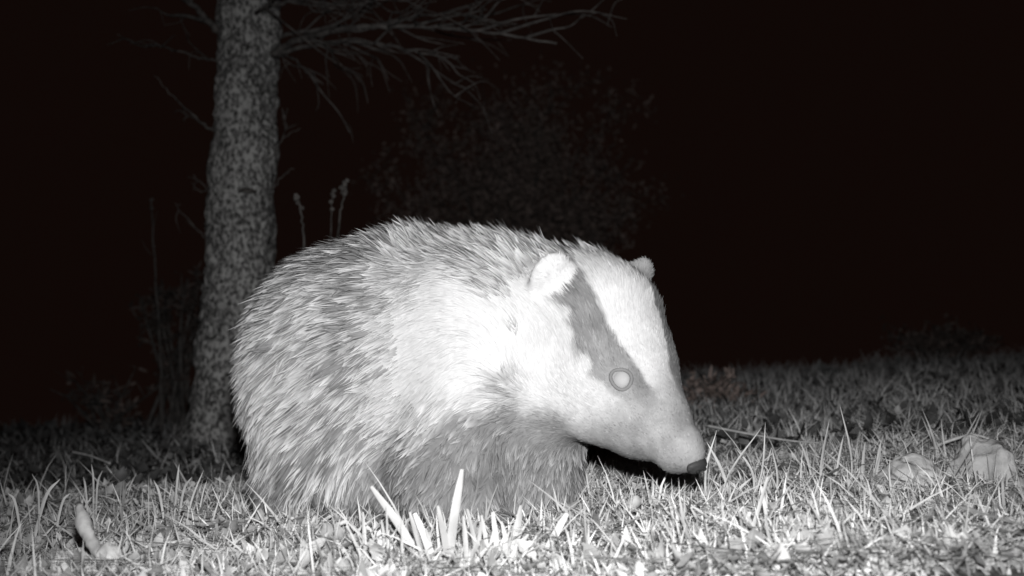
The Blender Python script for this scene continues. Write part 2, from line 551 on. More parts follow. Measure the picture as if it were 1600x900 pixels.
def grow(n, weight, wid, tuft_n, lift, lenmul, tone_jit, pull=.6, segs=4):
    p = sample(n, weight); nr = grad(p)
    a, ln, dark, hd_ = markings(p)
    d = flow(p, nr)
    # tufts
    cidx = rng.choice(n, tuft_n, replace=False)
    kd = kdtree.KDTree(tuft_n)
    for i, j in enumerate(cidx): kd.insert(p[j], i)
    kd.balance()
    near = np.array([kd.find(q)[1] for q in p])
    cen = p[cidx][near]; cd = d[cidx][near]; cn = nr[cidx][near]
    jit = rng.random(tuft_n)[near]
    ln = ln * lenmul * (.65 + .5 * rng.random(n)) * (.85 + .35 * jit)
    lf = lift * (.5 + 1.0 * jit + .7 * smooth(.31, .36, p[:, 2]) * smooth(-.24, -.14, p[:, 0]))[:, None] * (1 - .55 * hd_)[:, None]
    dirs = d + nr * lf; dirs /= np.linalg.norm(dirs, axis=1, keepdims=True)
    tip_own = p + dirs * ln[:, None]
    td = cd + cn * lf; td /= np.linalg.norm(td, axis=1, keepdims=True)
    tip_t = cen + td * ln[:, None]
    soft = (1 - .7 * hd_)
    tip = tip_own + (tip_t - tip_own) * (pull * soft)[:, None]
    dirs = tip - p; L_ = np.linalg.norm(dirs, axis=1); dirs /= L_[:, None] + 1e-9
    bend = -nr * .18 * rng.random(n)[:, None] + rng.normal(0, .05, (n, 3)); bend[:, 2] -= .05
    side = np.cross(dirs, nr) ; side /= np.linalg.norm(side, axis=1, keepdims=True) + 1e-9
    roll = rng.normal(0, .5, n)[:, None]
    roll = roll * (1 - .75 * hd_)[:, None]
    side = side * np.cos(roll) + nr * np.sin(roll)
    # tone: grizzled hairs are dark at the root, pale at the tip; tufts vary
    griz = (1 - hd_) * (1 - dark)
    tj = (jit - .5) * tone_jit
    tip_t_ = a * (1 + .9 * tj * griz + .10 * (1 + 1.6 * (a < .33)) * rng.normal(0, 1, n) + .8 * tj * dark) + griz * .18
    # scattered wholly dark tufts on the grizzled coat
    dk = (rng.random(tuft_n)[near] < .12 + .30 * smooth(.55, .35, noise(cen * np.array([1, .25, .22]) + 6, 15.)) + .18 * smooth(.52, .70, noise(cen * np.array([1, 1, .5]), 22.))) & (griz > .5)
    tip_t_ = np.where(dk, .16 + .12 * rng.random(n), tip_t_)
    root_t = np.where(griz > .3, a * .42, a * (.88 * hd_ + .62 * (1 - hd_)))
    w_ = wid * (.7 + .6 * rng.random(n)) * (1 - .45 * hd_)
    return ribbons(p, dirs, L_, w_, side, bend, segs, root_t, np.clip(tip_t_, .05, .66), 1.0, .45)

def w_all(c):
    f, l, u = head_coords(c)
    return 1.0 + 1.6 * smooth(-.1, .0, f) * smooth(-.15, -.10, l)
parts = [grow(52000, w_all, .0026, 4800, .36, 1.0, 1.0, .75),
         grow(34000, w_all, .0013, 9000, .48, 1.1, .7, .4)]
fv, ff, fc = merge(parts)
fur = mesh_np('fur', fv, ff, M_fur, body, colors=fc, smooth=False)

# ---- eyes, nose pad, claws, whiskers
def uv_sphere(c, r, axes=None, nu=20, nv=12):
    V = []; r = np.array(r) * np.ones(3); axes = np.eye(3) if axes is None else np.array(axes)
    for i in range(nv + 1):
        t = math.pi * i / nv
        for j in range(nu):
            s = 2 * math.pi * j / nu
            V.append(c + (np.array([math.cos(t), math.sin(t) * math.cos(s), math.sin(t) * math.sin(s)]) * r) @ axes)
    Fq = [(i * nu + j, i * nu + (j + 1) % nu, (i + 1) * nu + (j + 1) % nu, (i + 1) * nu + j) for i in range(nv) for j in range(nu)]
    return np.array(V), np.array(Fq, np.int32)

def surf_point(p, it=12):
    p = np.array([p], float)
    for _ in range(it):
        p = p - grad(p) * sdf(p)[:, None]
    return p[0], grad(p)[0]

def plain(name, c, rough, spec):
    m, nt, b = new_mat(name, rough, spec)
    tc = nt.nodes.new('ShaderNodeTexCoord'); no = nt.nodes.new('ShaderNodeTexNoise'); no.inputs['Scale'].default_value = 90
    cr = nt.nodes.new('ShaderNodeValToRGB')
    cr.color_ramp.elements[0].color = (*(x * .75 for x in c), 1); cr.color_ramp.elements[1].color = (*(min(1, x * 1.2) for x in c), 1)
    nt.links.new(tc.outputs['Object'], no.inputs['Vector']); nt.links.new(no.outputs['Fac'], cr.inputs['Fac'])
    nt.links.new(cr.outputs['Color'], b.inputs['Base Color'])
    return m
M_eye = plain('painted_eye_shine', (.35, .35, .35), .6, .2)  # pale colour painted in for the flash's reflection in the eye
M_lid = plain('eyelid_skin', (.18, .18, .18), .8, .1)
M_nose = plain('nose_pad_skin', (.04, .04, .04), .6, .25)
M_nost = plain('nostril_skin', (.02, .02, .02), .8, .1)
M_claw = plain('claw_horn', (.35, .34, .33), .4, .4)

def ray_hit(u, v):
    """first point of the body on the sight line of a photo pixel"""
    for Y in np.arange(1.12, 1.6, .002):
        p = at(u, v, Y)
        if sdf(p[None])[0] < 0: return surf_point(p)
    return surf_point(at(u, v, 1.3))
pe, ne = ray_hit(971, 593)
fe, le, ue = head_coords(pe[None])
for s in (-1, 1):
    q, nq = (pe, ne) if s == -1 else surf_point(hd(float(fe[0]), -float(le[0]), float(ue[0])))
    t1 = np.cross(nq, Uh); t1 /= np.linalg.norm(t1); t2 = np.cross(nq, t1)
    v_, f_ = uv_sphere(q - nq * (.0030 if s == -1 else .0085), (.0065, .0105, .0105), [nq, t1, t2])
    ey = mesh_np('eye', v_, f_, M_eye, body)
    ring = np.array([q + nq * (.0012 if s == -1 else -.0050) + (t1 * math.cos(a) * 1.05 + t2 * math.sin(a) * .94) * (.0118 + .0006 * math.sin(3 * a + 1)) for a in np.linspace(0, 2 * math.pi, 25)])
    v_, f_ = tube(ring, np.full(25, .0021), 8, cap=False)
    mesh_np('eyelid', v_, f_, M_lid, ey)

pn, nn = surf_point(C(1086, 724, 1.218))
n1_ = np.cross(nn, Lh); n1_ /= np.linalg.norm(n1_); n2_ = np.cross(n1_, nn)
NX = [nn, n2_, n1_]
v_, f_ = uv_sphere(pn - nn * .0022, (.0080, .0150, .0095), NX, 36, 24)
v_ = v_ + (noise(v_, 160.)[:, None] - .5) * .0022 + (noise(v_, 420.)[:, None] - .5) * .0012
nose = mesh_np('nose', v_, f_, M_nose, body)
for s in (-1, 1):
    v_, f_ = uv_sphere(pn + nn * .0050 + n2_ * s * .0058, (.0022, .0034, .0022), NX, 12, 8)
    mesh_np('nostril', v_, f_, M_nost, nose)
# claws on every paw
for (uu, vv, YY, du, dy) in ((790, 834, 1.29, 30, -.03), (862, 812, 1.39, 30, -.02), (555, 818, 1.43, 26, -.02), (560, 778, 1.66, 26, -.02)):
    a = C(uu, vv, YY); fwd = C(uu + du, vv, YY + dy) - a; fwd /= np.linalg.norm(fwd)
    sd = np.cross(fwd, [0, 0, 1]); sd /= np.linalg.norm(sd)
    for k in range(5):
        b0 = a + fwd * .020 + sd * (k - 2) * .009
        pts = [b0, b0 + fwd * .014 + np.array([0, 0, -.002]), b0 + fwd * .026 + np.array([0, 0, -.011])]
        bz = bezier(pts, 5); v_, f_ = tube(bz, np.linspace(.0033, .0007, len(bz)), 6)
        mesh_np('claw', v_, f_, M_claw, body)

# ------------------------------------------------------------------ TREE
tb = at(368, 668, 3.2); tb[2] = gz(tb[0], 3.2)
tree = empty('tree', tb)
tag(tree, 'mottled tree trunk with bare dead branches standing behind the badger', 'tree')
def px_r(w, Y): return w / 2 / F_PX * Y
tpath = bezier([tb - [0, 0, .12], tb + [.0, 0, .03], at(370, 560, 3.2), at(374, 400, 3.2), at(379, 250, 3.22), at(384, 100, 3.24), at(392, -120, 3.26),
                at(400, -400, 3.3), at(404, -900, 3.36), at(398, -1500, 3.4)], 22)
rr = np.interp(tpath[:, 2], [tb[2] - .12, tb[2], tb[2] + .06, tb[2] + .2, tb[2] + .5, tb[2] + 1.2, 3, 4.3], [.22, .175, .142, .116, .098, .088, .06, .02])
def trunk_mesh(path, rad, n=64):
    T = np.gradient(path, axis=0); T /= np.linalg.norm(T, axis=1, keepdims=True)
    V = []
    for i in range(len(path)):
        a = np.cross(T[i], [0, 1, 0]); a /= np.linalg.norm(a); b = np.cross(T[i], a)
        th = np.arange(n) * 2 * math.pi / n
        base = np.clip((tb[2] + .35 - path[i][2]) / .4, 0, 1)
        r = rad[i] * (1 + .26 * base ** 2 * np.cos(th * 5 + 1.1) + .05 * np.cos(th * 3 + path[i][2] * 2))
        pp = path[i] + (a[None] * np.cos(th)[:, None] + b[None] * np.sin(th)[:, None]) * r[:, None]
        nz = (noise(pp * [1, 1, .5], 30.) - .5) * .014 + (noise(pp * [1, 1, .5] + 3, 75.) - .5) * .015
        nz += (noise(pp + 8, 9.) - .5) * .020
        pp = pp + (pp - path[i]) / r[:, None] * nz[:, None]
        V.append(pp)
    V = np.concatenate(V)
    ii = np.arange(len(path) * n).reshape(-1, n)
    Fq = np.stack([ii[:-1], np.roll(ii[:-1], -1, 1), np.roll(ii[1:], -1, 1), ii[1:]], -1).reshape(-1, 4)
    return V, Fq
low = tpath[:, 2] < 99
fine = bezier(tpath, 4)
rf = np.interp(fine[:, 2], [tb[2] - .12, tb[2], tb[2] + .06, tb[2] + .2, tb[2] + .5, tb[2] + 1.2, 3, 4.3], [.22, .175, .142, .116, .098, .088, .06, .02])
v_, f_ = trunk_mesh(fine, rf)
mesh_np('trunk', v_, f_, M_bark, tree)
def knot(u, v, w):
    c = at(u, v, 3.13); 
    vv, ff_ = uv_sphere(c, (px_r(w, 3.2), .03, px_r(w * .38, 3.2)))
    vv = vv + (noise(vv, 60.)[:, None] - .5) * .012
    mesh_np('knot', vv, ff_, M_branch, tree)
knot(388, 298, 26)

def branch(pts, r0, r1, twigs=6, seed=1, twl=.22, hang=-.12):
    rg = np.random.default_rng(seed)
    P3 = [at(*p) for p in pts]
    path = bezier(P3, 9)
    path[1:-1] += (rg.random((len(path) - 2, 3)) - .5) * .008
    rad = np.linspace(r0, r1, len(path)) * .68
    v_, f_ = tube(path, rad, 8, .25, seed)
    br = mesh_np('branch', v_, f_, M_branch, tree)
    for k in range(twigs):
        i = int((.15 + .83 * (k + rg.random() * .7) / twigs) * (len(path) - 1))
        o = path[i]; t = path[min(i + 1, len(path) - 1)] - path[i - 1]; t /= np.linalg.norm(t)
        d = t * (.55 + .5 * rg.random()) + np.array([0, rg.normal(0, .45), rg.normal(hang, .45)])
        d /= np.linalg.norm(d); L_ = twl * (.5 + rg.random())
        w = rg.normal(0, .05, (3, 3))
        pp = bezier([o, o + d * L_ * .35 + w[0] * L_, o + d * L_ * .7 + [0, 0, hang * .12 * L_] + w[1] * L_, o + (d + [0, 0, hang * .35] + w[2]) * L_], 5)
        ps = [tube(pp, np.linspace(r1 * .85 + .0012, .0011, len(pp)), 5, .2, k)]
        for j in range(rg.integers(2, 5)):
            q = pp[rg.integers(3, len(pp) - 1)]
            e = d + rg.normal(0, .6, 3); e /= np.linalg.norm(e)
            l2 = L_ * (.25 + .35 * rg.random())
            p2 = bezier([q, q + e * l2 * .5 + rg.normal(0, .008, 3), q + e * l2 + [0, 0, -.02]], 4)
            ps.append(tube(p2, np.linspace(.0019, .0008, len(p2)), 4, .2, j))
        v2, f2, _ = merge(ps)
        mesh_np('twig', v2, f2, M_branch, br)
    return br
branch([(425, 84, 3.2), (470, 62, 3.12), (560, 44, 3.0), (660, 42, 2.95), (760, 50, 2.9), (870, 68, 2.85)], .016, .004, 12, 1, .30)
branch([(425, 86, 3.2), (480, 72, 3.15), (560, 66, 3.1), (640, 78, 3.05), (712, 92, 3.0)], .012, .003, 10, 2, .22, -.12)
branch([(425, 60, 3.25), (500, 45, 3.3), (590, 38, 3.35), (700, 20, 3.4), (760, 30, 3.4)], .010, .003, 8, 3, .25, .1)
branch([(430, 88, 3.2), (455, 90, 3.1), (480, 112, 3.02), (505, 132, 2.98)], .007, .0025, 3, 4, .16)
branch([(345, 52, 3.2), (320, 28, 3.15), (296, 0, 3.1), (262, -40, 3.05)], .017, .008, 3, 5, .2, .1)
branch([(350, 98, 3.2), (310, 90, 3.1), (262, 76, 3.0), (215, 66, 2.92)], .006, .0018, 3, 6, .12, 0)
branch([(345, 208, 3.2), (322, 196, 3.14), (285, 165, 3.08), (240, 118, 3.02)], .008, .0015, 1, 7, .10, 0)
branch([(425, 245, 3.2), (445, 215, 3.2), (470, 200, 3.2)], .004, .0012, 1, 8, .08, 0)
branch([(425, 295, 3.2), (445, 272, 3.2), (460, 262, 3.2)], .004, .0012, 0, 9, .08, 0)
branch([(345, 290, 3.3), (315, 300, 3.3), (298, 285, 3.3)], .004, .0012, 1, 12, .08, 0)
branch([(335, 390, 3.3), (310, 360, 3.3), (290, 345, 3.3)], .004, .0012, 1, 13, .08, 0)
branch([(420, 10, 3.2), (470, 0, 3.15), (540, 8, 3.1), (620, -8, 3.05)], .010, .003, 8, 10, .28, 0)
branch([(400, 20, 3.1), (440, -10, 3.0), (500, -50, 2.9)], .008, .003, 6, 14, .25, 0)
# the crown, above the frame: limbs carrying needles
cr_parts = []; nd = []
rgc = np.random.default_rng(5)
for k in range(34):
    zz = 1.75 + 2.6 * k / 34
    c0 = np.array([np.interp(zz, fine[:, 2], fine[:, 0]), np.interp(zz, fine[:, 2], fine[:, 1]), zz])
    a = k * 2.4; L_ = 1.15 * (1 - .75 * k / 34)
    d = np.array([math.cos(a), math.sin(a), .12])
    pth = bezier([c0, c0 + d * L_ * .5 + [0, 0, -.02], c0 + d * L_ + [0, 0, -.14]], 6)
    cr_parts.append(tube(pth, np.linspace(.014, .003, len(pth)), 6, .2, k))
    for q in range(150):
        t = rgc.random() ** .7; i = int(t * (len(pth) - 1)); nd.append(np.concatenate([pth[i] + rgc.normal(0, .05, 3), d + rgc.normal(0, .7, 3)]))
v_, f_, _ = merge(cr_parts)
crown = mesh_np('crown', v_, f_, M_branch, tree)
nd = np.array(nd); dd = nd[:, 3:] / np.linalg.norm(nd[:, 3:], axis=1, keepdims=True)
sd = np.cross(dd, rgc.normal(0, 1, dd.shape)); sd /= np.linalg.norm(sd, axis=1, keepdims=True)
v_, f_, c_ = ribbons(nd[:, :3], dd, np.full(len(nd), .09), np.full(len(nd), .012), sd, np.zeros_like(dd), 2, np.full(len(nd), .1), np.full(len(nd), .14))
mesh_np('needles', v_, f_, M_far, crown, colors=c_, smooth=False)

# ------------------------------------------------------------------ dark shrubs behind
def shrub(name, label, cat, c, size, n_stem, n_leaf, tone, leaf, seed, mat_stem=M_twig, group=None, tall=None):
    rg = np.random.default_rng(seed)
    base = np.array([c[0], c[1], gz(c[0], c[1])])
    e = empty(name, base); tag(e, label, cat, group)
    ps = []; tips = []
    for k in range(n_stem):
        a = rg.random() * 2 * math.pi; r = math.sqrt(rg.random())
        top = base + [math.cos(a) * r * size[0], math.sin(a) * r * size[1], size[2] * (.55 + .45 * rg.random()) * (1.05 - .35 * r)]
        m = base + (top - base) * .5 + [0, 0, size[2] * .1] + rg.normal(0, .05, 3) * size[0]
        pth = bezier([base + rg.normal(0, .04, 3) * [1, 1, 0], m, top], 6)
        ps.append(tube(pth, np.linspace(.009, .002, len(pth)), 5, .2, k))
        for j in range(5):
            i = rg.integers(3, len(pth)); q = pth[i]; d = rg.normal(0, 1, 3); d[2] = abs(d[2]); d /= np.linalg.norm(d)
            l2 = size[0] * (.15 + .3 * rg.random())
            p2 = bezier([q, q + d * l2 * .5 + rg.normal(0, .02, 3), q + d * l2], 4)
            ps.append(tube(p2, np.linspace(.003, .001, len(p2)), 4, .2, j)); tips.append(p2)
        tips.append(pth[3:])
    v_, f_, _ = merge(ps)
    mesh_np('stems', v_, f_, mat_stem, e)
    if n_leaf:
        T = np.concatenate(tips)
        q = T[rg.integers(0, len(T), n_leaf)] + rg.normal(0, 1, (n_leaf, 3)) * size[0] * .06
        q[:, 2] = np.maximum(q[:, 2], base[2] + .02)
        d = rg.normal(0, 1, (n_leaf, 3)); d /= np.linalg.norm(d, axis=1, keepdims=True)
        s = np.cross(d, rg.normal(0, 1, (n_leaf, 3))); s /= np.linalg.norm(s, axis=1, keepdims=True)
        t = tone * (.6 + .9 * rg.random(n_leaf))
        v_, f_, c_ = ribbons(q, d, leaf * (.6 + .8 * rg.random(n_leaf)), leaf * .45 * np.ones(n_leaf), s, rg.normal(0, .15, (n_leaf, 3)), 3, t, t * 1.1, .8, .5)
        mesh_np('foliage', v_, f_, M_far, e, colors=c_, smooth=False)
    return e
# a big dark thicket behind the back of the badger
c = at(800, 560, 6.2); shrub('bush', 'large dim leafy bush in the darkness behind the badger back', 'bush', c, (.85, .5, 2.0), 60, 26000, .14, .030, 31)
# low thin shrub left of the trunk
c = at(268, 640, 3.9); shrub('shrub', 'thin dark shrub in shadow just left of the tree trunk', 'shrub', c, (.17, .15, .75), 14, 1300, .045, .025, 32)
c = at(170, 655, 3.9); shrub('shrub', 'low sprawl of bare dark twigs at the far left edge of the shade', 'shrub', c, (.20, .12, .28), 12, 140, .08, .03, 36)
# bank plants at the far right
c = at(1475, 595, 4.6); shrub('bush', 'low dark bush on the grass edge at the far right', 'bush', c, (.26, .2, .17), 16, 1400, .07, .03, 33)
c = at(1130, 625, 2.9); shrub('bracken_clump', 'dim rounded clump of dead bracken just beyond the badger snout', 'plant', c, (.10, .08, .10), 14, 500, .16, .025, 34)

def stalk(name, label, pts, r0, r1, head=0, seed=1, group=None, side=0, mat=None, cat='stalk'):
    rg = np.random.default_rng(seed)
    P3 = [at(*p) for p in pts]; b = P3[0].copy(); b[2] = gz(b[0], b[1]) - .01
    P3[0] = b
    e = empty(name, b); tag(e, label, cat, group)
    pth = bezier(P3, 8); pth[2:-1] += rg.normal(0, .0015, (len(pth) - 3, 3))
    v_, f_ = tube(pth, np.linspace(r0, r1, len(pth)), 6, .2, seed)
    mesh_np('stem', v_, f_, mat or M_twig, e)
    if head:
        q = pth[-1]
        for k in range(head):
            o = pth[max(0, len(pth) - 1 - int(rg.random() * 7))]
            d = rg.normal(0, 1, 3); d[2] = abs(d[2]); d /= np.linalg.norm(d)
            v_, f_ = uv_sphere(o + d * .006 * rg.random(), (.0055, .0045, .006), None, 8, 6)
            mesh_np('seed_head', v_ + rg.normal(0, .0006, v_.shape), f_, M_branch, e)
    for k in range(side):
        o = pth[rg.integers(len(pth) // 3, len(pth) - 2)]; d = rg.normal(0, 1, 3); d[2] = abs(d[2]) + .4; d /= np.linalg.norm(d)
        p2 = bezier([o, o + d * .03, o + d * .06 + rg.normal(0, .01, 3)], 4); v_, f_ = tube(p2, np.linspace(.0016, .0007, len(p2)), 4)
        mesh_np('side_shoot', v_, f_, mat or M_twig, e)
    return e
stalk('dead_stalk', 'tall thin straight dead stalk standing alone left of the trunk', [(253, 655, 3.6), (250, 560, 3.6), (243, 430, 3.6), (236, 312, 3.6)], .0050, .0028, 5, 41, side=3)
stalk('weed_stalk', 'dead weed stalk with hooked head rising right beside the trunk above the rump', [(478, 690, 2.6), (474, 470, 2.6), (475, 390, 2.6), (471, 335, 2.6), (464, 308, 2.6)], .0036, .0026, 7, 42, 'weed stalks behind the badger')
stalk('weed_stalk', 'seeded weed stalk behind the back, tallest and rightmost of the three', [(515, 690, 2.6), (522, 450, 2.6), (528, 360, 2.6), (535, 315, 2.6), (541, 284, 2.6)], .0030, .0020, 11, 43, 'weed stalks behind the badger')
stalk('weed_stalk', 'short faint weed stalk between the other two stalks behind the back', [(505, 690, 2.7), (512, 450, 2.7), (517, 350, 2.7), (520, 298, 2.7)], .0022, .0014, 6, 44, 'weed stalks behind the badger')

# ------------------------------------------------------------------ GROUND COVER
def scatter(n, ymin, ymax, power=1.6, margin=1.12):
    y = ymin + (ymax - ymin) * rng.random(n) ** power
    x = (rng.random(n) * 2 - 1) * y * 800 / F_PX * margin
    return x, y
def clear_of_badger(p, tip):
    return (sdf(p + [0, 0, .01]) > .006) & (sdf(tip) > .020) & (sdf((p + tip) / 2) > .014)

def make_grass(n, ymin, ymax, hgt, wid, lay, tone, power, seed, dens=None):
    x, y = scatter(n, ymin, ymax, power)
    if dens is not None:
        k = rng.random(len(x)) < dens(x, y); x, y = x[k], y[k]
    # clump the blades a little
    cx = noise(np.stack([x, y, x * 0], 1), 11.); k = rng.random(len(x)) < .35 + 1.1 * cx; x, y = x[k], y[k]
    n = len(x); z = ground_z(x, y) - .004
    p = np.stack([x, y, z], 1)
    az = rng.random(n) * 2 * math.pi
    tilt = np.abs(rng.normal(0, lay, n))
    d = np.stack([np.sin(tilt) * np.cos(az), np.sin(tilt) * np.sin(az), np.cos(tilt)], 1); d[:, 2] = np.abs(d[:, 2]) + .04
    d /= np.linalg.norm(d, axis=1, keepdims=True)
    L_ = hgt * (.35 + .9 * rng.random(n) ** 1.5) * (1 + .25 * np.clip(tilt, 0, 1.2))
    b = rng.normal(0, .22, (n, 3)); b[:, 2] = -np.abs(rng.normal(.08, .15, n))
    tip = p + (d + b) * L_[:, None]
    gt = ground_z(tip[:, 0], tip[:, 1])
    fix = tip[:, 2] < gt + .004
    d[fix, 2] += ((gt + .006 - tip[:, 2]) / L_)[fix]
    tip = p + (d + b) * L_[:, None]
    k = clear_of_badger(p, tip)
    p, d, L_, b, n = p[k], d[k], L_[k], b[k], int(k.sum())
    s = np.cross(d, rng.normal(0, 1, (n, 3)) * [1, 1, .4] + [0, 1.2, 0]); s /= np.linalg.norm(s, axis=1, keepdims=True) + 1e-9
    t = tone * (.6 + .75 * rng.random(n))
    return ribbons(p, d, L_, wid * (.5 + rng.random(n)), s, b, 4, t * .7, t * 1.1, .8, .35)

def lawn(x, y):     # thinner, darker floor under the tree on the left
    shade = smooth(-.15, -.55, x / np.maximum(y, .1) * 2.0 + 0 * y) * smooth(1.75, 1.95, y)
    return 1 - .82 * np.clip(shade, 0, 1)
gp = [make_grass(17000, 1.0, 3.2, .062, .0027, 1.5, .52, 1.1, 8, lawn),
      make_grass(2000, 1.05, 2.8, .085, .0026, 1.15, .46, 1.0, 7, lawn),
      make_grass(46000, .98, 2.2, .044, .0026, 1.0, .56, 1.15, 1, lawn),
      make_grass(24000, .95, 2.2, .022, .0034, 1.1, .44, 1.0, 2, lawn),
      make_grass(34000, 2.1, 4.2, .075,   .0032, .85, .36, 1.0, 3, lawn),  # from here on, darker blade tone paints in the flash's fall-off
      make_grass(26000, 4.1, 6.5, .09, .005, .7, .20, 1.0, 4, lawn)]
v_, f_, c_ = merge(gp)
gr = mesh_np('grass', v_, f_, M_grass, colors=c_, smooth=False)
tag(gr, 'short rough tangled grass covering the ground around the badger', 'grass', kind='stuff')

# straws lying about
def make_straw(n, wmin, wvar, far=3.2):
    x, y = scatter(n, .95, far, 1.3); n = len(x)
    az = rng.random(n) * 2 * math.pi; L_ = .05 + .11 * rng.random(n) ** 2
    p = np.stack([x, y, ground_z(x, y) + .010 + .022 * rng.random(n)], 1)
    d = np.stack([np.cos(az), np.sin(az), rng.normal(0, .12, n)], 1)
    b = rng.normal(0, .12, (n, 3)); b[:, 2] *= .3
    k = clear_of_badger(p, p + (d + b) * L_[:, None]); p, d, L_, b = p[k], d[k], L_[k], b[k]; n = len(p)
    s = np.cross(d, [0, .5, 1.0]); s /= np.linalg.norm(s, axis=1, keepdims=True)
    t = (.34 + .30 * rng.random(n)) * np.interp(y[k], [1.2, 1.8, 3.2], [1, .8, .35])  # straws darken with distance, the flash's fall-off put into their tone
    return ribbons(p, d, L_, wmin + wvar * rng.random(n), s, b, 4, t, t, .5, .85)
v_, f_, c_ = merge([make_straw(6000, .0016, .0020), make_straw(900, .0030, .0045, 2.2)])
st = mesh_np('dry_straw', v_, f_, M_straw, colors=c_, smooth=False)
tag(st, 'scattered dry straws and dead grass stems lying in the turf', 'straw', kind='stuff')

# small broad leaves: dead leaves and clover, mostly on the left
def make_leaves(n, xr, yr, size, tone, lift=.02, lefty=True):
    x, y = scatter(n, yr[0], yr[1], 1.1)
    keep = (x / y > xr[0]) & (x / y < xr[1])
    x, y = x[keep], y[keep]; n = len(x)
    p0 = np.stack([x, y, ground_z(x, y) + .006 + lift * rng.random(n)], 1)
    parts = []
    az = rng.random(n) * 2 * math.pi; up = rng.normal(.25, .45, n)
    d = np.stack([np.cos(az) * np.cos(up), np.sin(az) * np.cos(up), np.sin(up)], 1)
    s = np.cross(d, np.stack([rng.normal(0, .4, n), rng.normal(0, .4, n), np.ones(n)], 1)); s /= np.linalg.norm(s, axis=1, keepdims=True)
    nn_ = np.cross(s, d)
    L_ = size * (.5 + .9 * rng.random(n))
    k = clear_of_badger(p0, p0 + d * L_[:, None]); p0, d, s, nn_, L_ = p0[k], d[k], s[k], nn_[k], L_[k]; n = len(p0)
    prof = [(0, .04), (.16, .52), (.38, .86), (.60, .80), (.80, .48), (1.0, .03)]
    V = np.zeros((n, len(prof) * 3, 3)); Cc = np.zeros((n, len(prof) * 3))
    curl = rng.normal(0, .6, n); cup = .25 + .3 * rng.random(n); wr = .28 + .30 * rng.random(n)
    tn = tone * (.5 + .95 * rng.random(n))
    for i, (t, w) in enumerate(prof):
        c = p0 + d * (L_ * t)[:, None] + nn_ * (L_ * curl * t * t)[:, None]
        for j, sg in enumerate((-1, 0, 1)):
            V[:, 3 * i + j] = c + s * (sg * w * wr * L_ * (1 + .25 * rng.normal(0, 1, n) * abs(sg)))[:, None] + nn_ * (abs(sg) * cup * w * wr * L_)[:, None]
            Cc[:, 3 * i + j] = tn * (1.12 if sg == 0 else 1)
    off = (np.arange(n) * len(prof) * 3)[:, None]
    Q = [off + np.array([[3 * i + j, 3 * i + j + 1, 3 * i + j + 4, 3 * i + j + 3]]) for i in range(len(prof) - 1) for j in (0, 1)]
    return V.reshape(-1, 3), [np.concatenate(Q).astype(np.int32)], Cc.reshape(-1)
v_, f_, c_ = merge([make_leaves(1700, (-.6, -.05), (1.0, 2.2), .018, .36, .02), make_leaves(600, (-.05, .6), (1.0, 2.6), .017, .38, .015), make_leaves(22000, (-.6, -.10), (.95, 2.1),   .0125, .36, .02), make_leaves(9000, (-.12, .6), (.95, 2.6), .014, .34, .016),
                    make_leaves(9000, (-.6, .6), (1.9, 5.0), .026, .07, .03)])  # far leaves toned dark, painting in the dimness beyond the near turf
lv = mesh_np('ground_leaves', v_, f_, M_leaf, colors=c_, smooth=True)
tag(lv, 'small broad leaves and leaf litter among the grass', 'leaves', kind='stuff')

# ------------------------------------------------------------------ singled-out plants and stones
def blade(parent, pts, w, tone, name='blade', yaw=0.0, tipw=.04):
    P3 = bezier(pts, 7); n = len(P3)
    T = np.gradient(P3, axis=0); T /= np.linalg.norm(T, axis=1, keepdims=True)
    s = np.cross(T, np.array([math.sin(yaw), math.cos(yaw), 0])); s /= np.linalg.norm(s, axis=1, keepdims=True)
    nn_ = np.cross(s, T)
    V = []; Cc = []
    for i in range(n):
        t = i / (n - 1); ww = w * (.75 + .25 * min(1, t * 3)) * (1 if t < .55 else (1 - (1 - tipw) * ((t - .55) / .45) ** 2.0))
        for q, h in ((-1, 0), (0, -.22), (1, 0)):
            V.append(P3[i] + s[i] * q * ww * .5 + nn_[i] * h * ww); Cc.append(tone * (.93 if q == 0 else 1))
    F_ = [(3 * i + j, 3 * i + j + 1, 3 * i + j + 4, 3 * i + j + 3) for i in range(n - 1) for j in (0, 1)]
    return mesh_np(name, np.array(V), np.array(F_, np.int32), M_grass, parent, colors=np.array(Cc))

def tuft(label, uv, Y, blades, group='grass tufts in the foreground', tone=.50):
    b = at(uv[0], uv[1], Y); b[2] = gz(b[0], Y)
    e = empty('grass_tuft', b); tag(e, label, 'grass', group)
    for (u0, v0, um, vm, u1, v1, w) in blades:
        y0 = Y + random.uniform(-.015, .015); y1 = y0 + random.uniform(-.03, .03)
        a = at(u0, v0, y0); a[2] = gz(a[0], y0) - .006
        if Y > 1.3: w = w * .7
        blade(e, [a, at(um, vm, (y0 + y1) / 2), at(u1, v1, y1)], w / F_PX * Y, tone * random.uniform(.9, 1.1), yaw=random.uniform(-.5, .5), tipw=random.choice([.5, .6, .35]) if Y < 1.15 else .08)
    for k in range(5 if Y < 1.15 else 7):       # finer blades round the foot of the tuft
        u0 = uv[0] + random.uniform(-45, 45) ; y0 = Y + random.uniform(-.02, .06)
        a = at(u0, uv[1], y0); a[2] = gz(a[0], y0) - .004
        dx = random.uniform(-.03, .03); h = random.uniform(.02, .055)
        blade(e, [a, a + [dx * .3, 0, h * .6], a + [dx, random.uniform(-.02, .02), h]], random.uniform(.0018, .0032), tone * random.uniform(.7, 1.0), yaw=random.uniform(-.5, .5), tipw=.08)
    return e
